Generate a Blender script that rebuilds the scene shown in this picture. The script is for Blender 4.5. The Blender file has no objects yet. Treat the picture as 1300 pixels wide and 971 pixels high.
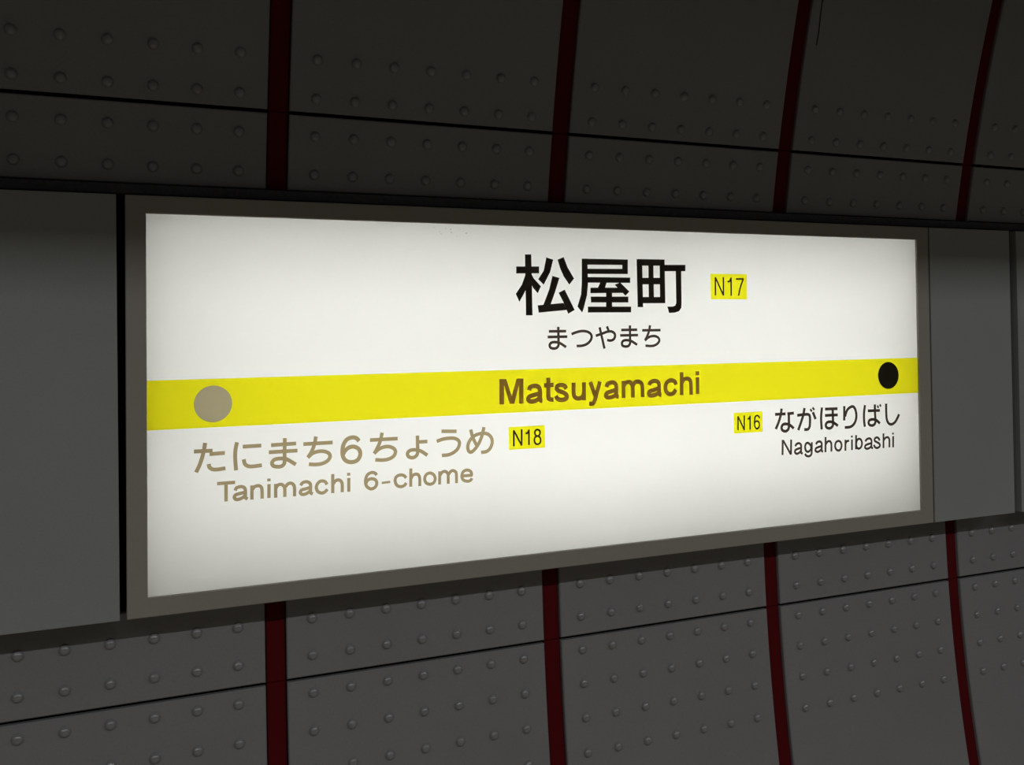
import bpy, bmesh, math, random
import numpy as np
from mathutils import Matrix, Vector
from mathutils.geometry import delaunay_2d_cdt

# ------------------------------------------------------------------ camera
# World: X along the tunnel wall, Z up, +Y into the wall; the sign's front lies on y = 0.
F_PX, PX, PY = 1197.5, 650.0, 396.5            # focal length / principal point for a 1300x971 frame
CAM = np.array([-0.045125, -1.582352, 0.41081])
RV = np.array([0.020388, 0.008245, -0.398148])


def rot(rv):
    th = np.linalg.norm(rv)
    k = rv / th
    K = np.array([[0, -k[2], k[1]], [k[2], 0, -k[0]], [-k[1], k[0], 0]])
    return np.eye(3) + math.sin(th) * K + (1 - math.cos(th)) * K @ K


ROT = rot(RV)
scene = bpy.context.scene
col = scene.collection
cam_data = bpy.data.cameras.new('camera')
cam_data.sensor_fit = 'HORIZONTAL'
cam_data.sensor_width = 36.0
cam_data.lens = F_PX * 36.0 / 1300.0
cam_data.shift_y = -(971 / 2 - PY) / 1300.0
cam_data.clip_start = 0.02
cam = bpy.data.objects.new('camera', cam_data)
col.objects.link(cam)
m = np.eye(4)
m[:3, 0] = ROT @ np.array([1, 0, 0])
m[:3, 1] = ROT @ np.array([0, 0, 1])
m[:3, 2] = -(ROT @ np.array([0, 1, 0]))
m[:3, 3] = CAM
cam.matrix_world = Matrix(m.tolist())
scene.camera = cam

# ------------------------------------------------------------------ world, lamps, exposure
world = bpy.data.worlds.new('world')
scene.world = world
world.use_nodes = True
bg = world.node_tree.nodes['Background']
bg.inputs[0].default_value = (1.0, 0.94, 0.80, 1)
bg.inputs[1].default_value = 0.030


def area_lamp(name, loc, size_x, size_y, power, color, rot_euler, spread=math.pi):
    d = bpy.data.lights.new(name, 'AREA')
    d.shape = 'RECTANGLE'
    d.size, d.size_y = size_x, size_y
    d.energy = power
    d.color = color
    d.spread = spread
    o = bpy.data.objects.new(name, d)
    o.location = loc
    o.rotation_euler = rot_euler
    col.objects.link(o)
    return o


# a continuous line of fluorescent tubes over the platform; its trough (built below) cuts the light off above the sign
LAMP_Y, LAMP_Z = -1.86, 1.20
area_lamp('platform_tube', (1.2, LAMP_Y, LAMP_Z), 9.0, 0.055, 50.0, (0.98, 0.99, 1.0), (0, 0, 0))

vs = scene.view_settings
scene.display_settings.display_device = 'sRGB'
vs.view_transform = 'Standard'
vs.look = 'None'
vs.exposure = 0.0
vs.gamma = 1.0
vs.use_curve_mapping = False
scene.cycles.use_denoising = True
scene.cycles.sample_clamp_indirect = 4.0


# ------------------------------------------------------------------ helpers
def mat(name, color, rough=0.5, metallic=0.0, spec=0.5, noise=0.0, nscale=40.0, stain=0.0, bump=0.0):
    mt = bpy.data.materials.new(name)
    mt.use_nodes = True
    nt = mt.node_tree
    b = nt.nodes['Principled BSDF']
    b.inputs['Base Color'].default_value = (*color, 1)
    b.inputs['Roughness'].default_value = rough
    b.inputs['Metallic'].default_value = metallic
    b.inputs['Specular IOR Level'].default_value = spec
    if noise or stain:
        tc = nt.nodes.new('ShaderNodeTexCoord')
        n1 = nt.nodes.new('ShaderNodeTexNoise')
        n1.inputs['Scale'].default_value = nscale
        n1.inputs['Detail'].default_value = 4
        n2 = nt.nodes.new('ShaderNodeTexNoise')
        n2.inputs['Scale'].default_value = 3.0
        n2.inputs['Detail'].default_value = 5
        nt.links.new(tc.outputs['Object'], n1.inputs['Vector'])
        nt.links.new(tc.outputs['Object'], n2.inputs['Vector'])
        r1 = nt.nodes.new('ShaderNodeMapRange')
        r1.inputs['To Min'].default_value = 1 - noise
        r1.inputs['To Max'].default_value = 1 + noise
        nt.links.new(n1.outputs['Fac'], r1.inputs['Value'])
        r2 = nt.nodes.new('ShaderNodeMapRange')
        r2.inputs['To Min'].default_value = 1 - stain
        r2.inputs['To Max'].default_value = 1 + stain
        nt.links.new(n2.outputs['Fac'], r2.inputs['Value'])
        mu = nt.nodes.new('ShaderNodeMath')
        mu.operation = 'MULTIPLY'
        nt.links.new(r1.outputs[0], mu.inputs[0])
        nt.links.new(r2.outputs[0], mu.inputs[1])
        vm = nt.nodes.new('ShaderNodeVectorMath')
        vm.operation = 'SCALE'
        vm.inputs[0].default_value = color
        nt.links.new(mu.outputs[0], vm.inputs['Scale'])
        nt.links.new(vm.outputs[0], b.inputs['Base Color'])
        if bump:
            bn = nt.nodes.new('ShaderNodeBump')
            bn.inputs['Strength'].default_value = bump
            bn.inputs['Distance'].default_value = 0.001
            nt.links.new(n1.outputs['Fac'], bn.inputs['Height'])
            nt.links.new(bn.outputs[0], b.inputs['Normal'])
    return mt


def film(name, color, gloss=0.02, soft=1.0):
    """Printed film / opal acrylic: light from behind passes through it, tinted."""
    mt = bpy.data.materials.new(name)
    mt.use_nodes = True
    nt = mt.node_tree
    nt.nodes.clear()
    out = nt.nodes.new('ShaderNodeOutputMaterial')
    tr = nt.nodes.new('ShaderNodeBsdfTranslucent')
    tr.inputs[0].default_value = (*color, 1)
    if soft < 1.0:
        tc = nt.nodes.new('ShaderNodeTexCoord')
        n = nt.nodes.new('ShaderNodeTexNoise')
        n.inputs['Scale'].default_value = 5.0
        n.inputs['Detail'].default_value = 6
        r = nt.nodes.new('ShaderNodeMapRange')
        r.inputs['To Min'].default_value = soft
        r.inputs['To Max'].default_value = 2 - soft
        vm = nt.nodes.new('ShaderNodeVectorMath')
        vm.operation = 'SCALE'
        vm.inputs[0].default_value = color
        nt.links.new(tc.outputs['Object'], n.inputs['Vector'])
        nt.links.new(n.outputs['Fac'], r.inputs['Value'])
        nt.links.new(r.outputs[0], vm.inputs['Scale'])
        nt.links.new(vm.outputs[0], tr.inputs[0])
    gl = nt.nodes.new('ShaderNodeBsdfGlossy')
    gl.inputs['Roughness'].default_value = 0.35
    mx = nt.nodes.new('ShaderNodeMixShader')
    mx.inputs[0].default_value = gloss
    nt.links.new(tr.outputs[0], mx.inputs[1])
    nt.links.new(gl.outputs[0], mx.inputs[2])
    nt.links.new(mx.outputs[0], out.inputs[0])
    return mt


def link(name, me, material, parent=None):
    if material is not None and not me.materials:
        me.materials.append(material)
    o = bpy.data.objects.new(name, me)
    col.objects.link(o)
    o.parent = parent
    return o


def mesh_from(name, verts, faces, smooth=False):
    me = bpy.data.meshes.new(name)
    me.from_pydata([tuple(v) for v in verts], [], faces)
    bm = bmesh.new()
    bm.from_mesh(me)
    bmesh.ops.recalc_face_normals(bm, faces=bm.faces)
    bm.to_mesh(me)
    bm.free()
    if smooth:
        me.polygons.foreach_set('use_smooth', [True] * len(me.polygons))
    me.update()
    return me


def box_mesh(name, x0, x1, y0, y1, z0, z1, bevel=0.0):
    bm = bmesh.new()
    bmesh.ops.create_cube(bm, size=1)
    for v in bm.verts:
        v.co = Vector(((x0 + x1) / 2 + v.co.x * (x1 - x0), (y0 + y1) / 2 + v.co.y * (y1 - y0),
                       (z0 + z1) / 2 + v.co.z * (z1 - z0)))
    if bevel:
        bmesh.ops.bevel(bm, geom=bm.edges[:], offset=bevel, segments=2, affect='EDGES', profile=0.5)
    me = bpy.data.meshes.new(name)
    bm.to_mesh(me)
    bm.free()
    return me


def structure(o):
    o['kind'] = 'structure'
    return o


# ------------------------------------------------------------------ materials
M_PANEL = mat('panel_grey_enamel', (0.226, 0.227, 0.233), 0.24, spec=0.95, noise=0.10, nscale=260, stain=0.14)
M_BAND = mat('band_grey_steel', (0.268, 0.282, 0.272), 0.50, noise=0.10, nscale=300, stain=0.10)
M_FRAME = mat('frame_warm_grey', (0.285, 0.268, 0.23), 0.45, noise=0.06, nscale=200, stain=0.06)
M_RED = mat('strip_dark_red', (0.085, 0.001, 0.003), 0.7, spec=0.12, noise=0.08, nscale=150)
M_BLACK = mat('cavity_black', (0.006, 0.006, 0.006), 0.9, spec=0.1)
M_GASKET = mat('gasket_black', (0.07, 0.071, 0.078), 0.8, spec=0.2, noise=0.45, nscale=220, bump=0.4)
M_FLOOR = mat('floor_warm_tile', (0.42, 0.36, 0.27), 0.55, noise=0.08, nscale=30, stain=0.1)
M_WHITE_IN = mat('housing_white', (0.80, 0.80, 0.78), 0.6)
M_DUST = mat('dust_dark', (0.05, 0.045, 0.04), 0.9)
M_WIRE = mat('wire_black', (0.012, 0.011, 0.010), 0.7)
M_FACE = film('face_opal', (0.855, 0.862, 0.845), soft=0.97)
M_YELLOW = film('film_yellow', (0.80, 0.745, 0.011))
M_BADGE = film('film_badge_yellow', (0.79, 0.75, 0.013))
M_INK = film('ink_black', (0.006, 0.0045, 0.003), 0.006)
M_INK2 = film('ink_dark_brown', (0.035, 0.024, 0.018), 0.01)
M_BROWN = film('ink_brown', (0.185, 0.108, 0.9), 0.01)
M_TAUPE = film('ink_taupe', (0.285, 0.225, 0.125), 0.01)
M_DOT = film('ink_grey_dot', (0.345, 0.305, 0.195), 0.01)
M_BADGE_INK = film('ink_badge', (0.03, 0.017, 0.35), 0.01)

# ------------------------------------------------------------------ tunnel wall
YC, ZC, R = -3.619169, 0.047149, 3.699971       # lining: cylinder along X
X0, P, SW = 0.224944, 0.522037, 0.036148         # right edge of one red strip, strip pitch, gap between panels
K0, K1 = -3, 7                                   # bays built


def arc_t(z):
    return math.asin((z - ZC) / R)


def wall_pt(x, z, d=0.0):
    """Point on the lining at height z, d metres proud of it (towards the platform)."""
    t = arc_t(z)
    return (x, YC + (R - d) * math.cos(t), ZC + (R - d) * math.sin(t))


Z_BAND_TOP, Z_BAND_BOT = 0.6285, -0.0305
Z_UP, Z_LOW = 0.6510, -0.0405                    # where the upper lining ends / the lower one begins
Z_TOP, Z_FLOOR = 2.75, -1.25
XA, XB = X0 + K0 * P - SW, X0 + K1 * P


def profile_sheet(name, pts, x0, x1):
    v, f = [], []
    for (y, z) in pts:
        v += [(x0, y, z), (x1, y, z)]
    for i in range(len(pts) - 1):
        f.append((2 * i, 2 * i + 1, 2 * i + 3, 2 * i + 2))
    return mesh_from(name, v, f)


back_d = -0.014
prof = []
for i in range(25):
    z = Z_TOP + (Z_UP - Z_TOP) * i / 24
    prof.append(wall_pt(0, z, back_d)[1:])
prof += [(0.36, Z_UP), (0.36, Z_LOW)]
for i in range(17):
    z = Z_LOW + (Z_FLOOR - Z_LOW) * i / 16
    prof.append(wall_pt(0, z, back_d)[1:])
wall = structure(link('wall_back', profile_sheet('wall_back', prof, XA - 0.1, XB + 0.1), M_BLACK))


def curved_slab(name, x0, x1, z0, z1, thick, d=0.0, ch=0.0018):
    """Panel following the lining: front at d, chamfered edges, closed sides and back."""
    t0, t1 = arc_t(z0), arc_t(z1)
    n = max(3, int((t1 - t0) * R / 0.05))
    c = ch / R
    ts = [t0, t0 + c] + [t0 + c + (t1 - t0 - 2 * c) * i / n for i in range(1, n)] + [t1 - c, t1]
    v = []

    def pt(x, t, dd):
        v.append((x, YC + (R - dd) * math.cos(t), ZC + (R - dd) * math.sin(t)))
        return len(v) - 1
    rows = []
    for i, t in enumerate(ts):
        e = i in (0, len(ts) - 1)
        rows.append([pt(x0, t, d - thick), pt(x0, t, d - ch), pt(x0 + ch, t, d - ch if e else d),
                     pt(x1 - ch, t, d - ch if e else d), pt(x1, t, d - ch), pt(x1, t, d - thick)])
    f = []
    for a, b in zip(rows[:-1], rows[1:]):
        for j in range(5):
            f.append((a[j], a[j + 1], b[j + 1], b[j]))
        f.append((a[5], a[0], b[0], b[5]))
    f.append(tuple(rows[0]))
    f.append(tuple(reversed(rows[-1])))
    return mesh_from(name, v, f)


def dome_mesh(rad=0.0087, h=0.0070, n=16, rings=6):
    v, f = [], []
    prof_ = [(rad * 1.10, -0.0008), (rad * 1.04, 0.0003)]
    for i in range(1, rings):
        a = math.pi / 2 * i / rings
        prof_.append((rad * math.cos(a) ** 0.85, h * math.sin(a)))
    for r_, z_ in prof_:
        for k in range(n):
            a = 2 * math.pi * k / n
            v.append((r_ * math.cos(a), r_ * math.sin(a), z_))
    top = len(v)
    v.append((0, 0, h))
    for i in range(len(prof_) - 1):
        for k in range(n):
            f.append((i * n + k, i * n + (k + 1) % n, (i + 1) * n + (k + 1) % n, (i + 1) * n + k))
    i = len(prof_) - 1
    for k in range(n):
        f.append((i * n + k, i * n + (k + 1) % n, top))
    me = mesh_from('stud', v, f, smooth=True)
    me.materials.append(M_PANEL)
    return me


DOME = dome_mesh()
B0, BS = 0.043777, 0.06619
Z_SEAM_UP, Z_SEAM_LOW, GAP = 0.77773, -0.188104, 0.0058
COURSES = [   # (z0, z1, heights of the stud rows)
    (Z_SEAM_UP + GAP / 2, Z_TOP, (0.865466, 0.803)),
    (Z_UP, Z_SEAM_UP - GAP / 2, (0.741526, 0.678434)),
    (Z_SEAM_LOW + GAP / 2, Z_LOW, (-0.087121, -0.149755)),
    (Z_FLOOR, Z_SEAM_LOW - GAP / 2, (-0.213186, -0.276858, -0.340601, -0.405268)),
]


def dome_matrix(x, z):
    t = arc_t(z)
    nrm = Vector((0, -math.cos(t), -math.sin(t)))
    zz = Vector((0, -math.sin(t), math.cos(t)))
    xx = zz.cross(nrm)
    mm = Matrix((xx, zz, nrm)).transposed().to_4x4()
    mm.translation = Vector(wall_pt(x, z))
    return mm


for (z0, z1, rows) in COURSES:
    strip_me = None
    slab_me = curved_slab('wall_panel', 0, P - SW, z0, z1, 0.012)
    slab_me.materials.append(M_PANEL)
    strip_me = curved_slab('joint_strip', -SW + 0.0022, -0.0022, z0 - 0.0024 * (z0 > Z_FLOOR and z0 != Z_UP), z1 + 0.0024 * (z1 < Z_TOP and z1 != Z_LOW), 0.006, d=-0.006, ch=0.0006)
    strip_me.materials.append(M_RED)
    far_me = None
    for k in range(K0, K1):
        x = X0 + k * P
        pan = link('wall_panel', slab_me, None, wall)
        pan.location = (x, 0, 0)
        st = link('joint_strip', strip_me, None, wall)
        st.location = (x, 0, 0)
        if -1 <= k <= 3:
            for z in rows:
                for j in range(7):
                    o = link('stud', DOME, None, pan)
                    o.matrix_local = dome_matrix(B0 + j * BS, z)
        else:                                     # bays beyond the picture
            if far_me is None:
                bm = bmesh.new()
                for z in rows:
                    for j in range(7):
                        n0 = len(bm.verts)
                        bm.from_mesh(DOME)
                        bm.verts.ensure_lookup_table()
                        mm = dome_matrix(B0 + j * BS, z)
                        for vtx in bm.verts[n0:]:
                            vtx.co = mm @ vtx.co
                far_me = bpy.data.meshes.new('stud_rows')
                bm.to_mesh(far_me)
                bm.free()
                far_me.materials.append(M_PANEL)
            o = link('stud_rows', far_me, None, pan)
            o['kind'] = 'stuff'

# smooth flat band at sign height: blank panels either side of the sign
for (bx0, bx1, tilt) in ((-1.30, -0.690, 0), (-0.668, -0.0418, 0.0026), (1.6380, 1.8872, 0), (1.9100, 2.52, 0), (2.5425, 3.15, 0)):
    o = link('band_panel', box_mesh('band_panel', bx0, bx1, 0.0, 0.022, Z_BAND_BOT, Z_BAND_TOP, 0.0012), M_BAND, wall)
    if tilt:                                      # hung slightly out of square: its gap to the sign narrows downwards
        for v in o.data.vertices:
            if v.co.x > -0.1:
                v.co.x -= tilt * (v.co.z - 0.3) / 0.6
    # carrier rail behind each panel
    link('panel_bracket', box_mesh('panel_bracket', bx0 + 0.05, bx1 - 0.05, 0.022, 0.34, 0.29, 0.31), M_BLACK, wall)

# black gasket channel between the band and the upper lining
structure(link('trim_1', box_mesh('trim_1', XA, XB, 0.016, 0.046, Z_BAND_TOP + 0.0035, Z_UP - 0.003, 0.002), M_GASKET))
# platform floor below the picture
structure(link('floor', box_mesh('floor', XA - 0.1, XB + 0.1, -4.2, wall_pt(0, Z_FLOOR)[1] + 0.02, Z_FLOOR - 0.1, Z_FLOOR), M_FLOOR))

# trough luminaire that holds the platform tubes (above and behind the camera)
lum = bpy.data.objects.new('trough_luminaire', None)
col.objects.link(lum)
lum.location = (1.2, LAMP_Y, LAMP_Z)
lum['label'] = 'long white metal trough luminaire with a fluorescent tube above the platform'
lum['category'] = 'lamp'
SKIRT_Y, SKIRT_DROP = 0.300, 0.1097
tv = [(-SKIRT_Y - 0.002, -SKIRT_DROP), (-SKIRT_Y, -SKIRT_DROP), (-SKIRT_Y, 0.05), (SKIRT_Y, 0.05), (SKIRT_Y, -SKIRT_DROP),
      (SKIRT_Y + 0.002, -SKIRT_DROP), (SKIRT_Y + 0.002, 0.052), (-SKIRT_Y - 0.002, 0.052)]
v_, f_ = [], []
for (a_, b_) in tv:
    v_ += [(-4.6, a_, b_), (4.6, a_, b_)]
for i in range(8):
    j = (i + 1) % 8
    f_.append((2 * i, 2 * i + 1, 2 * j + 1, 2 * j))
link('trough', mesh_from('trough', v_, f_), M_WHITE_IN, lum)
for dy in (0.0,):
    bm = bmesh.new()
    bmesh.ops.create_cone(bm, cap_ends=True, segments=12, radius1=0.013, radius2=0.013, depth=9.0)
    bmesh.ops.rotate(bm, verts=bm.verts, cent=(0, 0, 0), matrix=Matrix.Rotation(math.pi / 2, 3, 'Y'))
    bmesh.ops.translate(bm, verts=bm.verts, vec=(0, dy, 0.015))
    me_ = bpy.data.meshes.new('lamp_tube')
    bm.to_mesh(me_)
    bm.free()
    link('lamp_tube', me_, M_WHITE_IN, lum)
for lx in (-3.0, 0.0, 3.0):
    link('suspension_rod', box_mesh('suspension_rod', lx - 0.006, lx + 0.006, -0.006, 0.006, 0.05, 1.0), M_FRAME, lum)

# ------------------------------------------------------------------ station sign
W, H = 1.59988, 0.60
FL, FT, FR, FB = 0.030463, 0.0285, 0.034343, 0.0305
Y_FACE = 0.005
DEPTH = 0.195
sign = bpy.data.objects.new('station_sign', None)
col.objects.link(sign)
sign.location = (W / 2, 0.0, -FB)
sign['label'] = 'backlit white station name sign with a yellow band in a grey metal frame'
sign['category'] = 'sign'
bpy.context.view_layer.update()
INV = sign.matrix_world.inverted()


def part(name, me, material, parent=sign):
    me.transform(INV) if me.users == 0 else None
    o = link(name, me, material, parent)
    return o


def frame_mesh():
    ox0, ox1, oz0, oz1 = -FL, W + FR, -FB, H + FT
    loops = []
    c = 0.0012
    # (inset from outer / inner, y)
    outer = [(0, 0.030), (0, c), (c, 0.0)]
    inner = [(c, 0.0), (0, c), (0, Y_FACE + 0.004)]
    v, f = [], []

    def ring(x0, x1, z0, z1, y):
        n = len(v)
        v.extend([(x0, y, z0), (x1, y, z0), (x1, y, z1), (x0, y, z1)])
        return n
    rs = [ring(ox0 + i, ox1 - i, oz0 + i, oz1 - i, y) for i, y in outer]
    rs += [ring(0 - i, W + i, 0 - i, H + i, y) for i, y in inner]
    rs.append(ring(0, W, 0, H, 0.030))
    for a, b in zip(rs, rs[1:] + rs[:1]):
        for k in range(4):
            f.append((a + k, a + (k + 1) % 4, b + (k + 1) % 4, b + k))
    return mesh_from('frame', v, f)


part('frame', frame_mesh(), M_FRAME)


def housing_mesh():
    """Open-fronted white box behind the face."""
    x0, x1, z0, z1 = -0.020, W + 0.020, -0.020, H + 0.020
    t = 0.004
    v = []
    for (i, y) in ((0, 0.0302), (0, DEPTH + t), (t, 0.0302), (t, DEPTH)):
        v += [(x0 + i, y, z0 + i), (x1 - i, y, z0 + i), (x1 - i, y, z1 - i), (x0 + i, y, z1 - i)]
    f = []
    for a, b in ((0, 4), (8, 12), (0, 8)):
        for k in range(4):
            f.append((a + k, a + (k + 1) % 4, b + (k + 1) % 4, b + k))
    f += [(4, 5, 6, 7), (12, 13, 14, 15)]
    return mesh_from('housing', v, f)


part('housing', housing_mesh(), M_WHITE_IN)
bracket = part('mounting_bracket', box_mesh('mounting_bracket', 0.1, W - 0.1, DEPTH + 0.004, 0.362, 0.25, 0.35), M_BLACK)

# opal face (one sheet of acrylic)
face_me = mesh_from('face_panel', [(-0.001, Y_FACE, -0.001), (W + 0.001, Y_FACE, -0.001), (W + 0.001, Y_FACE, H + 0.001),
                                   (-0.001, Y_FACE, H + 0.001)], [(0, 1, 2, 3)])
face = part('face_panel', face_me, M_FACE)

# fluorescent tubes inside the box, two rows of two
TUBE_Y = 0.155
TUBES = [(0.012, 0.80, 0.465, 1.06), (0.81, 1.590, 0.465, 1.06), (0.012, 0.80, 0.315, 0.28), (0.81, 1.590, 0.315, 0.28),
         (0.012, 0.905, 0.160, 1.00), (0.70, 1.590, 0.160, 1.00)]


def tube_mesh(x0, x1, z):
    bm = bmesh.new()
    bmesh.ops.create_cone(bm, cap_ends=True, segments=14, radius1=0.014, radius2=0.014, depth=x1 - x0)
    bmesh.ops.rotate(bm, verts=bm.verts, cent=(0, 0, 0), matrix=Matrix.Rotation(math.pi / 2, 3, 'Y'))
    bmesh.ops.translate(bm, verts=bm.verts, vec=((x0 + x1) / 2, TUBE_Y + 0.016, z))
    me = bpy.data.meshes.new('lamp_tube')
    bm.to_mesh(me)
    bm.free()
    return me


for (tx0, tx1, tz, g) in TUBES:
    part('lamp_tube', tube_mesh(tx0, tx1, tz), M_WHITE_IN)
    lo = area_lamp('tube_light', ((tx0 + tx1) / 2, TUBE_Y, tz), tx1 - tx0, 0.026, 1.74 * g * (tx1 - tx0),
                   (1.0, 1.0, 0.992), (math.pi / 2, 0, 0))
    lo.parent = sign
    lo.matrix_parent_inverse = INV


# ------------------------------------------------------------------ print on the face
def to_face(px, py, y=Y_FACE):
    v = ROT @ np.array([(px - PX) / F_PX, 1.0, -(py - PY) / F_PX])
    q = CAM + v * (y - CAM[1]) / v[1]
    return (q[0], q[2])


def smooth_path(pts, closed=False, sub=5):
    n = len(pts)
    if n < 3:
        return pts
    out = []
    rng = range(n if closed else n - 1)
    for i in rng:
        p1, p2 = np.array(pts[i]), np.array(pts[(i + 1) % n])
        p0 = np.array(pts[i - 1]) if (i > 0 or closed) else 2 * p1 - p2
        p3 = np.array(pts[(i + 2) % n]) if (i + 2 < n or closed) else 2 * p2 - p1
        for s in range(sub):
            t = s / sub
            out.append(tuple(0.5 * (2 * p1 + (p2 - p0) * t + (2 * p0 - 5 * p1 + 4 * p2 - p3) * t * t
                                    + (3 * p1 - p0 - 3 * p2 + p3) * t ** 3)))
    if not closed:
        out.append(tuple(pts[-1]))
    return out


def stroke_quads(pts, w, closed=False):
    n = len(pts)
    p = [np.array(q) for q in pts]
    L, Rr = [], []
    for i in range(n):
        if closed:
            a, b = p[i] - p[i - 1], p[(i + 1) % n] - p[i]
        else:
            a = p[i] - p[i - 1] if i > 0 else p[1] - p[0]
            b = p[i + 1] - p[i] if i < n - 1 else p[-1] - p[-2]
        a = a / (np.linalg.norm(a) + 1e-12)
        b = b / (np.linalg.norm(b) + 1e-12)
        nn = np.array([-(a[1] + b[1]), a[0] + b[0]])
        nn = nn / (np.linalg.norm(nn) + 1e-12)
        k = 1.0 / max(0.6, float(np.dot(nn, np.array([-b[1], b[0]]))))
        L.append(p[i] + nn * w / 2 * k)
        Rr.append(p[i] - nn * w / 2 * k)
    q = []
    for i in range(n if closed else n - 1):
        j = (i + 1) % n
        q.append([tuple(L[i]), tuple(Rr[i]), tuple(Rr[j])])
        q.append([tuple(L[i]), tuple(Rr[j]), tuple(L[j])])
    return q


def inside(pl, x, z):
    c = False
    for i in range(len(pl)):
        (x1, z1), (x2, z2) = pl[i - 1], pl[i]
        if (z1 > z) != (z2 > z) and x < (x2 - x1) * (z - z1) / (z2 - z1) + x1:
            c = not c
    return c


def union_mesh(name, polys, y, cut=()):
    """Flat mesh of the union of overlapping polygons (x, z in metres), less the polygons in cut."""
    verts, edges = [], []
    for pl in list(polys) + list(cut):
        n = len(verts)
        edges += [(n + i, n + (i + 1) % len(pl)) for i in range(len(pl))]
        verts += [Vector((a[0] * 1000, a[1] * 1000)) for a in pl]
    v, e, f, ov, oe, of = delaunay_2d_cdt(verts, edges, [], 0, 1e-4)
    keep = []
    for t in f:
        cx_ = sum(v[i][0] for i in t) / 3000
        cz_ = sum(v[i][1] for i in t) / 3000
        if any(inside(pl, cx_, cz_) for pl in polys) and not any(inside(pl, cx_, cz_) for pl in cut):
            keep.append(t)
    me = bpy.data.meshes.new(name)
    me.from_pydata([(a[0] / 1000, y, a[1] / 1000) for a in v], [], [list(t) for t in keep])
    bm = bmesh.new()
    bm.from_mesh(me)
    bmesh.ops.delete(bm, geom=[q for q in bm.verts if not q.link_faces], context='VERTS')
    for q in bm.faces:
        q.normal_update()
        if q.normal.y > 0:
            q.normal_flip()
    bm.to_mesh(me)
    bm.free()
    return me


def glyph(name, crop, strokes, w, material, y):
    """strokes: ('l'|'c'|'o'|'p', points in the zoomed crop); crop = (x, y, scale) turns them into photo pixels."""
    ox, oy, s = crop
    polys = []
    for st in strokes:
        kind, pts = st[0], st[1]
        ww = (st[2] if len(st) > 2 else w) / 1000.0
        q = [to_face(ox + a / s, oy + b / s) for a, b in pts]
        if kind == 'p':
            polys.append(q)
        elif kind == 'l':
            polys += stroke_quads(q, ww)
        elif kind == 'c':
            polys += stroke_quads(smooth_path(q), ww)
        elif kind == 'o':
            polys += stroke_quads(smooth_path(q, True), ww, True)
    return part(name, union_mesh(name, polys, y), material, face)


Y1, Y2 = Y_FACE - 0.0004, Y_FACE - 0.0008        # film on the face / lettering on that film

# yellow route band, its two station dots, three number plates
zt = (to_face(187.6, 484.2)[1] + to_face(1165.4, 453.2)[1]) / 2
zb = (to_face(187.6, 547.7)[1] + to_face(1167.0, 497.7)[1]) / 2


def disc(cx, cz, r, n=56):
    return [(cx + r * math.cos(2 * math.pi * i / n), cz + r * math.sin(2 * math.pi * i / n)) for i in range(n)]


part('route_band', union_mesh('route_band', [[(0.0002, zb), (W - 0.0002, zb), (W - 0.0002, zt), (0.0002, zt)]], Y1,
     cut=[disc(*to_face(270.5, 512.6), 0.0293), disc(*to_face(1127.5, 476.5), 0.0293)]), M_YELLOW, face)
cx, cz = to_face(270.5, 512.6)
o = part('station_dot', union_mesh('station_dot', [disc(cx, cz, 0.0295)], Y2), M_DOT, face)
o['label'] = 'grey-brown dot on the yellow band'
cx, cz = to_face(1127.5, 476.5)
o = part('station_dot', union_mesh('station_dot', [disc(cx, cz, 0.0295)], Y2), M_INK, face)
o['label'] = 'black dot on the yellow band'


def plate(crop, corners):
    ox, oy, s = crop
    q = [to_face(ox + a / s, oy + b / s) for a, b in corners]
    x0_, x1_ = (q[0][0] + q[3][0]) / 2, (q[1][0] + q[2][0]) / 2
    z1_, z0_ = (q[0][1] + q[1][1]) / 2, (q[2][1] + q[3][1]) / 2
    part('number_plate', union_mesh('number_plate', [[(x0_, z0_), (x1_, z0_), (x1_, z1_), (x0_, z1_)]], Y1), M_BADGE, face)


C17, C18, C16 = (895, 340, 21.58), (640, 535, 21.667), (925, 515, 24.28)
plate(C17, [(150, 165), (1145, 170), (1150, 860), (155, 865)])
plate(C18, [(125, 160), (1120, 95), (1120, 715), (130, 785)])
plate(C16, [(152, 215), (1040, 180), (1045, 795), (157, 865)])

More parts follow.
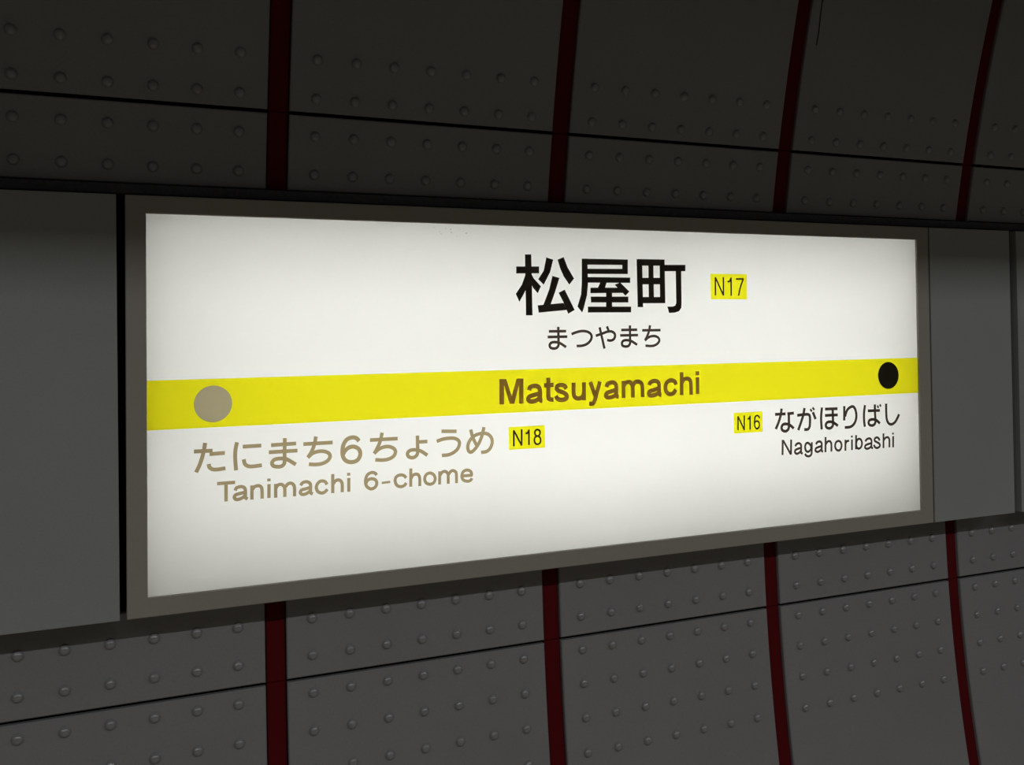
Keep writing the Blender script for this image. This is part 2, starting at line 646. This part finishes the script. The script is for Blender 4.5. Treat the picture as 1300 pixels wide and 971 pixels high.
A = lambda dx, pts: [(a + dx, b) for a, b in pts]
S = 9.2857
KA, KB = (640, 310, S), (760, 310, S)
off = 120 * S
KANJI = [
    (KA, [('p', [(243, 120), (318, 120), (333, 838), (256, 838)]),
          ('p', [(140, 262), (410, 262), (410, 343), (140, 345)]),
          ('p', [(250, 343), (243, 375), (205, 480), (135, 585), (178, 680), (222, 600), (262, 520), (275, 343)]),
          ('p', [(318, 343), (345, 400), (432, 497), (395, 578), (340, 515), (300, 430), (300, 343)]),
          ('p', [(495, 155), (577, 182), (540, 330), (465, 477), (400, 413), (465, 310)]),
          ('p', [(627, 182), (700, 152), (745, 270), (822, 405), (767, 477), (700, 380), (660, 290)]),
          ('p', [(567, 373), (650, 397), (600, 560), (548, 705), (548, 760), (440, 760), (470, 690), (530, 530)]),
          ('p', [(393, 720), (700, 692), (735, 775), (405, 807)]),
          ('p', [(640, 572), (712, 535), (830, 775), (753, 820), (700, 690)])]),
    (KA, [('p', [(913, 170), (1456, 180), (1456, 245), (913, 241)]),
          ('p', [(975, 289), (1456, 291), (1456, 352), (975, 350)]),
          ('p', [(1390, 180), (1456, 180), (1456, 350), (1390, 350)]),
          ('p', [(913, 170), (980, 170), (986, 470), (975, 600), (935, 760), (918, 805), (862, 735), (905, 590), (913, 450)]),
          ('p', [(960, 386), (1484, 393), (1484, 456), (960, 453)]),
          ('p', [(1135, 440), (1210, 440), (1182, 530), (1095, 530)]),
          ('p', [(1300, 478), (1365, 450), (1475, 558), (1428, 607)]),
          ('p', [(1015, 512), (1400, 512), (1400, 574), (1015, 577)]),
          ('p', [(1199, 540), (1271, 540), (1271, 800), (1199, 800)]),
          ('p', [(1018, 617), (1462, 617), (1462, 687), (1022, 687)]),
          ('p', [(985, 735), (1495, 735), (1495, 803), (985, 805)])]),
    (KB, [('p', [(445, 175), (775, 180), (775, 254), (445, 252)]),
          ('p', [(445, 175), (510, 175), (522, 742), (457, 742)]),
          ('p', [(715, 180), (775, 180), (783, 695), (722, 695)]),
          ('p', [(583, 240), (643, 240), (650, 660), (588, 660)]),
          ('p', [(455, 396), (778, 396), (778, 473), (455, 473)]),
          ('p', [(458, 622), (783, 622), (783, 695), (458, 697)]),
          ('p', [(765, 243), (1020, 243), (1020, 318), (765, 318)]),
          ('p', [(905, 300), (970, 300), (975, 700), (912, 700)]),
          ('p', [(912, 690), (975, 690), (972, 750), (945, 790), (895, 807), (828, 810), (806, 735), (870, 735), (900, 722)])]),
]
for crop, st in KANJI:
    glyph('kanji_character', crop, st, 11, M_INK, Y2)

P1, P2 = (685, 405, 16.25), (765, 405, 16.25)
KANA_A = [
    (P1, [('l', [(188, 253), (545, 248)]), ('l', [(162, 370), (568, 362)]),
          ('c', [(382, 160), (384, 300), (387, 450), (386, 540), (350, 592), (290, 608), (225, 590), (204, 537), (235, 490), (290, 475), (370, 480), (430, 503), (545, 578)])]),
    (P1, [('c', [(655, 310), (760, 270), (870, 247), (970, 257), (1045, 300), (1070, 370), (1040, 450), (970, 515), (870, 550), (760, 555)])]),
    (P2, [('c', [(-145, 345), (0, 295), (90, 262), (180, 255), (240, 295), (252, 355), (225, 415), (160, 443), (90, 432)]),
          ('l', [(-65, 170), (35, 610)]), ('l', [(85, 150), (122, 245)])]),
    (P2, [('l', [(380, 225), (710, 220)]), ('l', [(357, 337), (728, 330)]),
          ('c', [(560, 130), (561, 260), (563, 410), (562, 500), (530, 552), (475, 566), (412, 550), (395, 497), (420, 450), (480, 435), (560, 443), (610, 465), (710, 530)])]),
    (P2, [('l', [(812, 232), (1192, 228)]), ('c', [(975, 128), (952, 250), (912, 360), (870, 440)]),
          ('c', [(868, 442), (930, 385), (1000, 355), (1080, 352), (1145, 385), (1165, 445), (1130, 505), (1060, 545), (980, 555), (880, 548)])]),
]
for crop, st in KANA_A:
    glyph('kana_character', crop, st, 5.1, M_INK2, Y2)

T1, T2, T3, T4 = (240, 545, 13.0), (335, 540, 10.0), (460, 535, 14.444), (540, 530, 13.684)
KANA_B = [
    (T1, [('l', [(80, 365), (385, 350)]), ('l', [(338, 407), (590, 388)]), ('p', [(335, 345), (388, 318), (388, 430), (338, 440)]),
          ('c', [(265, 222), (250, 320), (222, 440), (172, 590), (115, 708)]),
          ('c', [(325, 570), (337, 625), (390, 658), (470, 660), (600, 640)])]),
    (T1, [('c', [(790, 212), (765, 340), (761, 480), (775, 675)]), ('l', [(885, 285), (1192, 266)]),
          ('c', [(900, 493), (922, 570), (980, 607), (1070, 608), (1200, 590)])]),
    (T2, [('l', [(90, 250), (408, 228)]), ('l', [(62, 340), (425, 318)]),
          ('c', [(265, 160), (262, 300), (262, 420), (258, 480), (230, 513), (180, 524), (120, 513), (102, 475), (130, 435), (190, 420), (270, 422), (320, 444), (405, 495)])]),
    (T2, [('l', [(500, 237), (872, 215)]), ('c', [(660, 140), (637, 250), (600, 340), (558, 405)]),
          ('c', [(556, 408), (620, 352), (700, 328), (770, 330), (825, 355), (838, 400), (805, 450), (740, 483), (660, 495), (570, 492)])]),
    (T3, [('l', [(138, 340), (645, 312)]), ('c', [(360, 205), (330, 345), (280, 470), (215, 585)]),
          ('c', [(213, 587), (300, 507), (400, 465), (500, 462), (580, 500), (605, 560), (575, 630), (500, 680), (390, 705), (235, 702)])]),
    (T3, [('c', [(1008, 258), (1010, 400), (1012, 520), (1008, 590), (970, 643), (910, 663), (850, 645), (825, 597), (850, 545), (910, 521), (1000, 522), (1080, 547), (1190, 618)]),
          ('l', [(1015, 375), (1190, 365)])]),
    (T4, [('l', [(278, 238), (540, 238)]),
          ('c', [(195, 412), (300, 375), (410, 358), (510, 362), (575, 400), (588, 460), (560, 540), (490, 605), (400, 645), (285, 658)])]),
    (T4, [('c', [(785, 207), (815, 325), (860, 430), (895, 490)]),
          ('c', [(1015, 165), (985, 300), (940, 420), (880, 520), (805, 595), (757, 588), (735, 530), (745, 450), (790, 370), (870, 305), (970, 275), (1070, 282), (1138, 340), (1158, 430), (1125, 530), (1060, 588), (965, 605)])]),
]
for crop, st in KANA_B:
    glyph('kana_character', crop, st, 6.2, M_TAUPE, Y2)
SIX = [('c', [(1208, 198), (1170, 160), (1115, 152), (1050, 180), (1007, 250), (996, 340), (1010, 410), (1050, 452), (1112, 465), (1180, 445), (1217, 390), (1219, 330), (1190, 288), (1135, 268), (1080, 280), (1030, 320), (1002, 370)])]
glyph('numeral', T2, SIX, 7.0, M_TAUPE, Y2)

U1, U2 = (975, 505, 14.444), (1060, 505, 14.444)
KANA_C = [
    (U1, [('l', [(125, 303), (318, 292)]), ('c', [(245, 195), (225, 330), (185, 460), (138, 572)]), ('l', [(350, 292), (470, 278)]),
          ('c', [(376, 290), (378, 400), (380, 490), (375, 555), (345, 600), (303, 611), (258, 590), (244, 542), (265, 495), (310, 477), (375, 487), (420, 515), (468, 560)])]),
    (U1, [('c', [(530, 320), (650, 306), (730, 303), (762, 340), (765, 450), (757, 530), (725, 575), (660, 580)]),
          ('c', [(665, 185), (640, 320), (600, 450), (550, 592)]), ('l', [(818, 260), (868, 390)]),
          ('l', [(770, 205), (800, 250)], 4.5), ('l', [(812, 175), (845, 222)], 4.5)]),
    (U1, [('c', [(985, 175), (972, 300), (970, 420), (980, 578)]), ('l', [(1040, 205), (1270, 198)]), ('l', [(1040, 322), (1275, 312)]),
          ('c', [(1182, 205), (1184, 330), (1187, 450), (1182, 510), (1150, 548), (1112, 557), (1070, 540), (1055, 497), (1075, 455), (1120, 437), (1180, 445), (1220, 468), (1278, 512)])]),
    (U2, [('l', [(166, 150), (165, 415)]),
          ('c', [(178, 340), (225, 215), (310, 157), (360, 195), (385, 290), (383, 380), (350, 470), (280, 530), (175, 542)])]),
    (U2, [('c', [(545, 132), (528, 280), (530, 420), (543, 530)]), ('l', [(598, 237), (820, 230)]),
          ('c', [(727, 120), (728, 260), (737, 400), (735, 450), (710, 493), (668, 506), (625, 490), (612, 450), (630, 410), (675, 394), (735, 400), (775, 425), (820, 468)]),
          ('l', [(775, 140), (793, 185)], 4.5), ('l', [(818, 118), (835, 160)], 4.5)]),
    (U2, [('c', [(933, 105), (935, 250), (945, 390), (980, 465), (1035, 484), (1095, 445), (1140, 370), (1170, 300)])]),
]
for crop, st in KANA_C:
    glyph('kana_character', crop, st, 6.1, M_INK2, Y2)

L1, L2 = (625, 465, S), (755, 460, S)
LATIN_A = [
    (L1, [('p', [(82, 150), (137, 150), (137, 447), (82, 450)]), ('p', [(313, 143), (365, 143), (365, 437), (315, 440)]),
          ('p', [(110, 150), (163, 150), (230, 360), (256, 440), (203, 442), (141, 235)]), ('p', [(284, 145), (338, 143), (310, 235), (257, 440), (202, 442), (222, 372)])]),
    (L1, [('c', [(432, 282), (445, 247), (495, 229), (543, 244), (561, 285), (561, 375), (568, 402), (588, 405)]),
          ('c', [(561, 318), (500, 335), (440, 355), (420, 388), (445, 412), (490, 410), (540, 385), (561, 350)])]),
    (L1, [('c', [(658, 135), (658, 250), (659, 360), (675, 388), (720, 392)]), ('l', [(608, 224), (720, 219)])]),
    (L1, [('c', [(870, 264), (850, 232), (810, 219), (767, 232), (757, 265), (785, 290), (840, 310), (875, 342), (868, 377), (820, 395), (770, 383), (746, 348)])]),
    (L1, [('c', [(957, 193), (957, 320), (975, 365), (1020, 379), (1063, 355), (1078, 310)]), ('l', [(1079, 188), (1079, 400)])]),
    (L1, [('l', [(1152, 184), (1222, 375)]), ('l', [(1266, 179), (1206, 400)]), ('c', [(1215, 365), (1195, 425), (1175, 440), (1140, 440)])]),
    (L2, [('c', [(135, 290), (150, 255), (200, 236), (240, 250), (253, 287), (253, 370), (260, 398), (282, 402)]),
          ('c', [(253, 320), (190, 343), (145, 360), (127, 390), (150, 412), (195, 408), (240, 385), (253, 350)])]),
    (L2, [('l', [(337, 218), (337, 420)]), ('c', [(342, 275), (365, 240), (405, 232), (435, 255), (446, 300), (447, 415)]),
          ('c', [(449, 270), (475, 234), (517, 226), (550, 250), (560, 290), (562, 409)])]),
    (L2, [('c', [(640, 268), (655, 235), (705, 218), (745, 232), (757, 267), (757, 350), (764, 378), (784, 382)]),
          ('c', [(757, 300), (695, 325), (650, 340), (635, 368), (655, 390), (700, 385), (745, 362), (757, 325)])]),
    (L2, [('c', [(955, 262), (940, 225), (897, 210), (850, 235), (830, 290), (842, 345), (882, 373), (925, 362), (955, 320)])]),
    (L2, [('l', [(1022, 115), (1022, 385)]), ('c', [(1026, 240), (1050, 201), (1090, 191), (1120, 207), (1131, 250), (1134, 381)])]),
    (L2, [('l', [(1209, 175), (1210, 372)]), ('l', [(1208, 104), (1208, 152)])]),
]
for crop, st in LATIN_A:
    glyph('letter', crop, st, 8.2, M_BROWN, Y2)

N1, N2 = (270, 590, 7.222), (450, 580, 8.125)
LATIN_B = [
    (N1, [('l', [(40, 172), (205, 160)]), ('l', [(122, 165), (122, 335)])]),
    (N1, [('c', [(205, 235), (220, 210), (260, 199), (290, 210), (300, 240), (300, 298), (320, 312)]),
          ('c', [(299, 250), (250, 262), (210, 275), (198, 298), (215, 317), (250, 312), (285, 292), (299, 270)])]),
    (N1, [('l', [(360, 188), (359, 318)]), ('c', [(362, 228), (385, 200), (420, 191), (445, 205), (452, 240), (453, 309)])]),
    (N1, [('l', [(516, 176), (515, 303)]), ('l', [(515, 125), (515, 151)])]),
    (N1, [('l', [(577, 174), (577, 301)]), ('c', [(580, 212), (600, 184), (630, 179), (652, 195), (660, 220), (661, 293)]),
          ('c', [(662, 207), (690, 174), (720, 168), (742, 185), (750, 215), (750, 288)])]),
    (N1, [('c', [(805, 188), (825, 163), (860, 154), (890, 168), (897, 195), (897, 253), (917, 266)]),
          ('c', [(897, 205), (850, 220), (815, 230), (803, 253), (820, 271), (855, 265), (885, 245), (897, 225)])]),
    (N1, [('c', [(1048, 180), (1028, 153), (988, 149), (957, 178), (950, 215), (968, 248), (1005, 258), (1035, 242), (1050, 222)])]),
    (N1, [('l', [(1100, 84), (1100, 259)]), ('c', [(1103, 177), (1125, 146), (1158, 138), (1180, 155), (1187, 185), (1187, 250)])]),
    (N1, [('l', [(1247, 120), (1247, 246)]), ('l', [(1246, 72), (1246, 99)])]),
    (N2, [('c', [(532, 216), (510, 192), (470, 185), (430, 205), (418, 245), (435, 290), (475, 306), (515, 292), (532, 266)])]),
    (N2, [('l', [(580, 118), (579, 306)]), ('c', [(582, 222), (605, 186), (643, 177), (665, 195), (672, 230), (672, 300)])]),
    (N2, [('o', [(778, 165), (818, 185), (831, 225), (815, 266), (775, 281), (737, 265), (723, 225), (738, 183)])]),
    (N2, [('l', [(878, 148), (877, 283)]), ('c', [(880, 192), (905, 156), (935, 149), (958, 165), (965, 195), (966, 276)]),
          ('c', [(967, 182), (995, 146), (1022, 141), (1045, 158), (1050, 190), (1051, 270)])]),
    (N2, [('l', [(1105, 196), (1218, 187)]), ('c', [(1209, 190), (1198, 150), (1160, 134), (1120, 152), (1106, 197), (1120, 235), (1160, 250), (1195, 241), (1210, 218)])]),
]
for crop, st in LATIN_B:
    glyph('letter', crop, st, 5.4, M_TAUPE, Y2)
glyph('numeral', N2, [('c', [(228, 187), (210, 166), (175, 160), (132, 185), (113, 240), (122, 298), (167, 329), (213, 310), (229, 270), (215, 236), (175, 224), (135, 240), (116, 275)])], 5.4, M_TAUPE, Y2)
glyph('hyphen', N2, [('l', [(280, 268), (368, 256)])], 3.8, M_TAUPE, Y2)

Q = (985, 540, 8.125)
LATIN_C = [
    [('l', [(68, 148), (66, 305)]), ('l', [(155, 145), (153, 300)]), ('p', [(58, 148), (80, 148), (164, 300), (142, 302)])],
    [('c', [(198, 215), (210, 192), (235, 183), (254, 195), (258, 220), (258, 278), (274, 291)]),
     ('c', [(258, 230), (220, 242), (199, 255), (195, 278), (213, 291), (240, 280), (258, 255)])],
    [('o', [(352, 200), (330, 180), (309, 187), (299, 220), (307, 258), (330, 271), (354, 252), (362, 225)]),
     ('c', [(368, 172), (367, 270), (360, 303), (335, 318), (308, 309), (299, 290)])],
    [('c', [(410, 195), (425, 172), (450, 165), (467, 178), (470, 205), (470, 258), (484, 270)]),
     ('c', [(470, 212), (430, 225), (410, 238), (406, 260), (425, 272), (450, 262), (470, 240)])],
    [('l', [(510, 119), (509, 276)]), ('c', [(511, 196), (530, 167), (553, 162), (567, 180), (570, 210), (570, 269)])],
    [('o', [(645, 159), (667, 175), (675, 208), (665, 244), (643, 258), (619, 245), (608, 210), (619, 173)])],
    [('l', [(715, 147), (714, 261)]), ('c', [(715, 190), (728, 165), (753, 156)])],
    [('l', [(782, 144), (782, 253)]), ('l', [(781, 104), (781, 125)])],
    [('l', [(825, 99), (823, 246)]), ('o', [(858, 137), (879, 155), (885, 190), (875, 223), (851, 239), (831, 222), (826, 187), (835, 152)])],
    [('c', [(920, 165), (935, 142), (963, 133), (981, 147), (984, 170), (984, 223), (999, 236)]),
     ('c', [(984, 182), (945, 193), (922, 206), (917, 228), (935, 240), (962, 232), (984, 210)])],
    [('c', [(1068, 156), (1056, 131), (1037, 123), (1017, 137), (1019, 160), (1045, 175), (1067, 191), (1067, 217), (1041, 232), (1018, 222), (1008, 199)])],
    [('l', [(1107, 82), (1107, 233)]), ('c', [(1109, 154), (1128, 127), (1153, 122), (1166, 140), (1168, 170), (1168, 226)])],
    [('l', [(1207, 110), (1207, 226)]), ('l', [(1205, 74), (1205, 93)])],
]
for st in LATIN_C:
    glyph('letter', Q, st, 4.9, M_INK2, Y2)

for crop, lets in ((C17, [('letter', [('l', [(280, 258), (280, 757)]), ('l', [(498, 258), (498, 757)]), ('l', [(278, 262), (500, 752)])]),
                          ('numeral', [('l', [(707, 265), (710, 767)]), ('c', [(608, 380), (665, 368), (702, 290)], 3.4)]),
                          ('numeral', [('l', [(838, 305), (1058, 305)]), ('c', [(1040, 310), (965, 520), (910, 765)])])]),
                   (C18, [('letter', [('l', [(262, 238), (262, 682)]), ('l', [(480, 214), (476, 662)]), ('l', [(262, 245), (478, 655)])]),
                          ('numeral', [('l', [(680, 220), (678, 646)]), ('c', [(585, 325), (640, 312), (675, 250)], 3.4)]),
                          ('numeral', [('o', [(915, 222), (968, 250), (985, 312), (960, 375), (912, 398), (865, 380), (838, 315), (858, 250)]),
                                       ('o', [(912, 398), (975, 432), (1000, 505), (978, 590), (912, 625), (848, 590), (826, 510), (850, 432)])])]),
                   (C16, [('letter', [('l', [(283, 318), (283, 757)]), ('l', [(475, 298), (475, 747)]), ('l', [(283, 325), (476, 740)])]),
                          ('numeral', [('l', [(655, 303), (655, 737)]), ('c', [(575, 402), (620, 395), (650, 335)], 3.4)]),
                          ('numeral', [('c', [(948, 385), (920, 325), (865, 300), (815, 340), (795, 430), (790, 540), (805, 640), (860, 708), (925, 660), (942, 575), (920, 500), (865, 472), (815, 500), (793, 570)])])])):
    for nm, st in lets:
        glyph(nm, crop, st, 3.4, M_BADGE_INK, Y2)

# specks of dust lying inside the top edge of the face
rng = random.Random(4)
polys = []
for (dx, dy) in ((558, 294), (560, 297), (572, 291), (573, 295), (580, 300), (584, 291), (589, 290), (592, 296), (566, 290), (551, 289)):
    c_ = to_face(dx, dy)
    r_ = rng.uniform(0.0008, 0.0016)
    polys.append([(c_[0] + r_ * rng.uniform(.6, 1.4) * math.cos(a), c_[1] + r_ * rng.uniform(.5, 1.2) * math.sin(a)) for a in (0, 1.2, 2.4, 3.6, 4.9)])
o = part('dust_specks', union_mesh('dust_specks', polys, Y1), film('dust_film', (0.6, 0.58, 0.55), 0.0), face)
o['kind'] = 'stuff'

# ------------------------------------------------------------------ loose wire hanging on the upper lining
def hit_wall(px, py, d=0.0):
    v = ROT @ np.array([(px - PX) / F_PX, 1.0, -(py - PY) / F_PX])
    a = v[1] ** 2 + v[2] ** 2
    oy, oz = CAM[1] - YC, CAM[2] - ZC
    b = oy * v[1] + oz * v[2]
    c = oy * oy + oz * oz - (R - d) ** 2
    t = (-b + math.sqrt(b * b - a * c)) / a
    return CAM + t * v


def tube_along(name, pts, rad, n=6):
    v, f = [], []
    for i, p_ in enumerate(pts):
        a = Vector(pts[max(i - 1, 0)])
        b = Vector(pts[min(i + 1, len(pts) - 1)])
        tdir = (b - a).normalized()
        u = tdir.cross(Vector((1, 0.2, 0))).normalized()
        w = tdir.cross(u)
        for k in range(n):
            an = 2 * math.pi * k / n
            q = Vector(p_) + (u * math.cos(an) + w * math.sin(an)) * rad
            v.append(q)
    for i in range(len(pts) - 1):
        for k in range(n):
            f.append((i * n + k, i * n + (k + 1) % n, (i + 1) * n + (k + 1) % n, (i + 1) * n + k))
    f.append(tuple(range(n)))
    f.append(tuple(range((len(pts) - 1) * n, len(pts) * n)))
    return mesh_from(name, v, f, smooth=True)


c4 = 3.2375
strand = [(183, 188), (187, 165), (192, 135), (197, 95), (201, 55), (207, 10)]
pts = [tuple(hit_wall(980 + a / c4, b / c4, 0.0009)) for a, b in strand]
xe, ze = pts[-1][0], pts[-1][2]
for i in range(1, 10):
    pts.append(wall_pt(xe + 0.004 * i, ze + 0.05 * i, 0.0009))
wire = link('hanging_wire', tube_along('hanging_wire', pts, 0.0011), M_WIRE)
wire['label'] = 'thin dark wire dangling down the upper wall panel beside a red strip'
wire['category'] = 'wire'
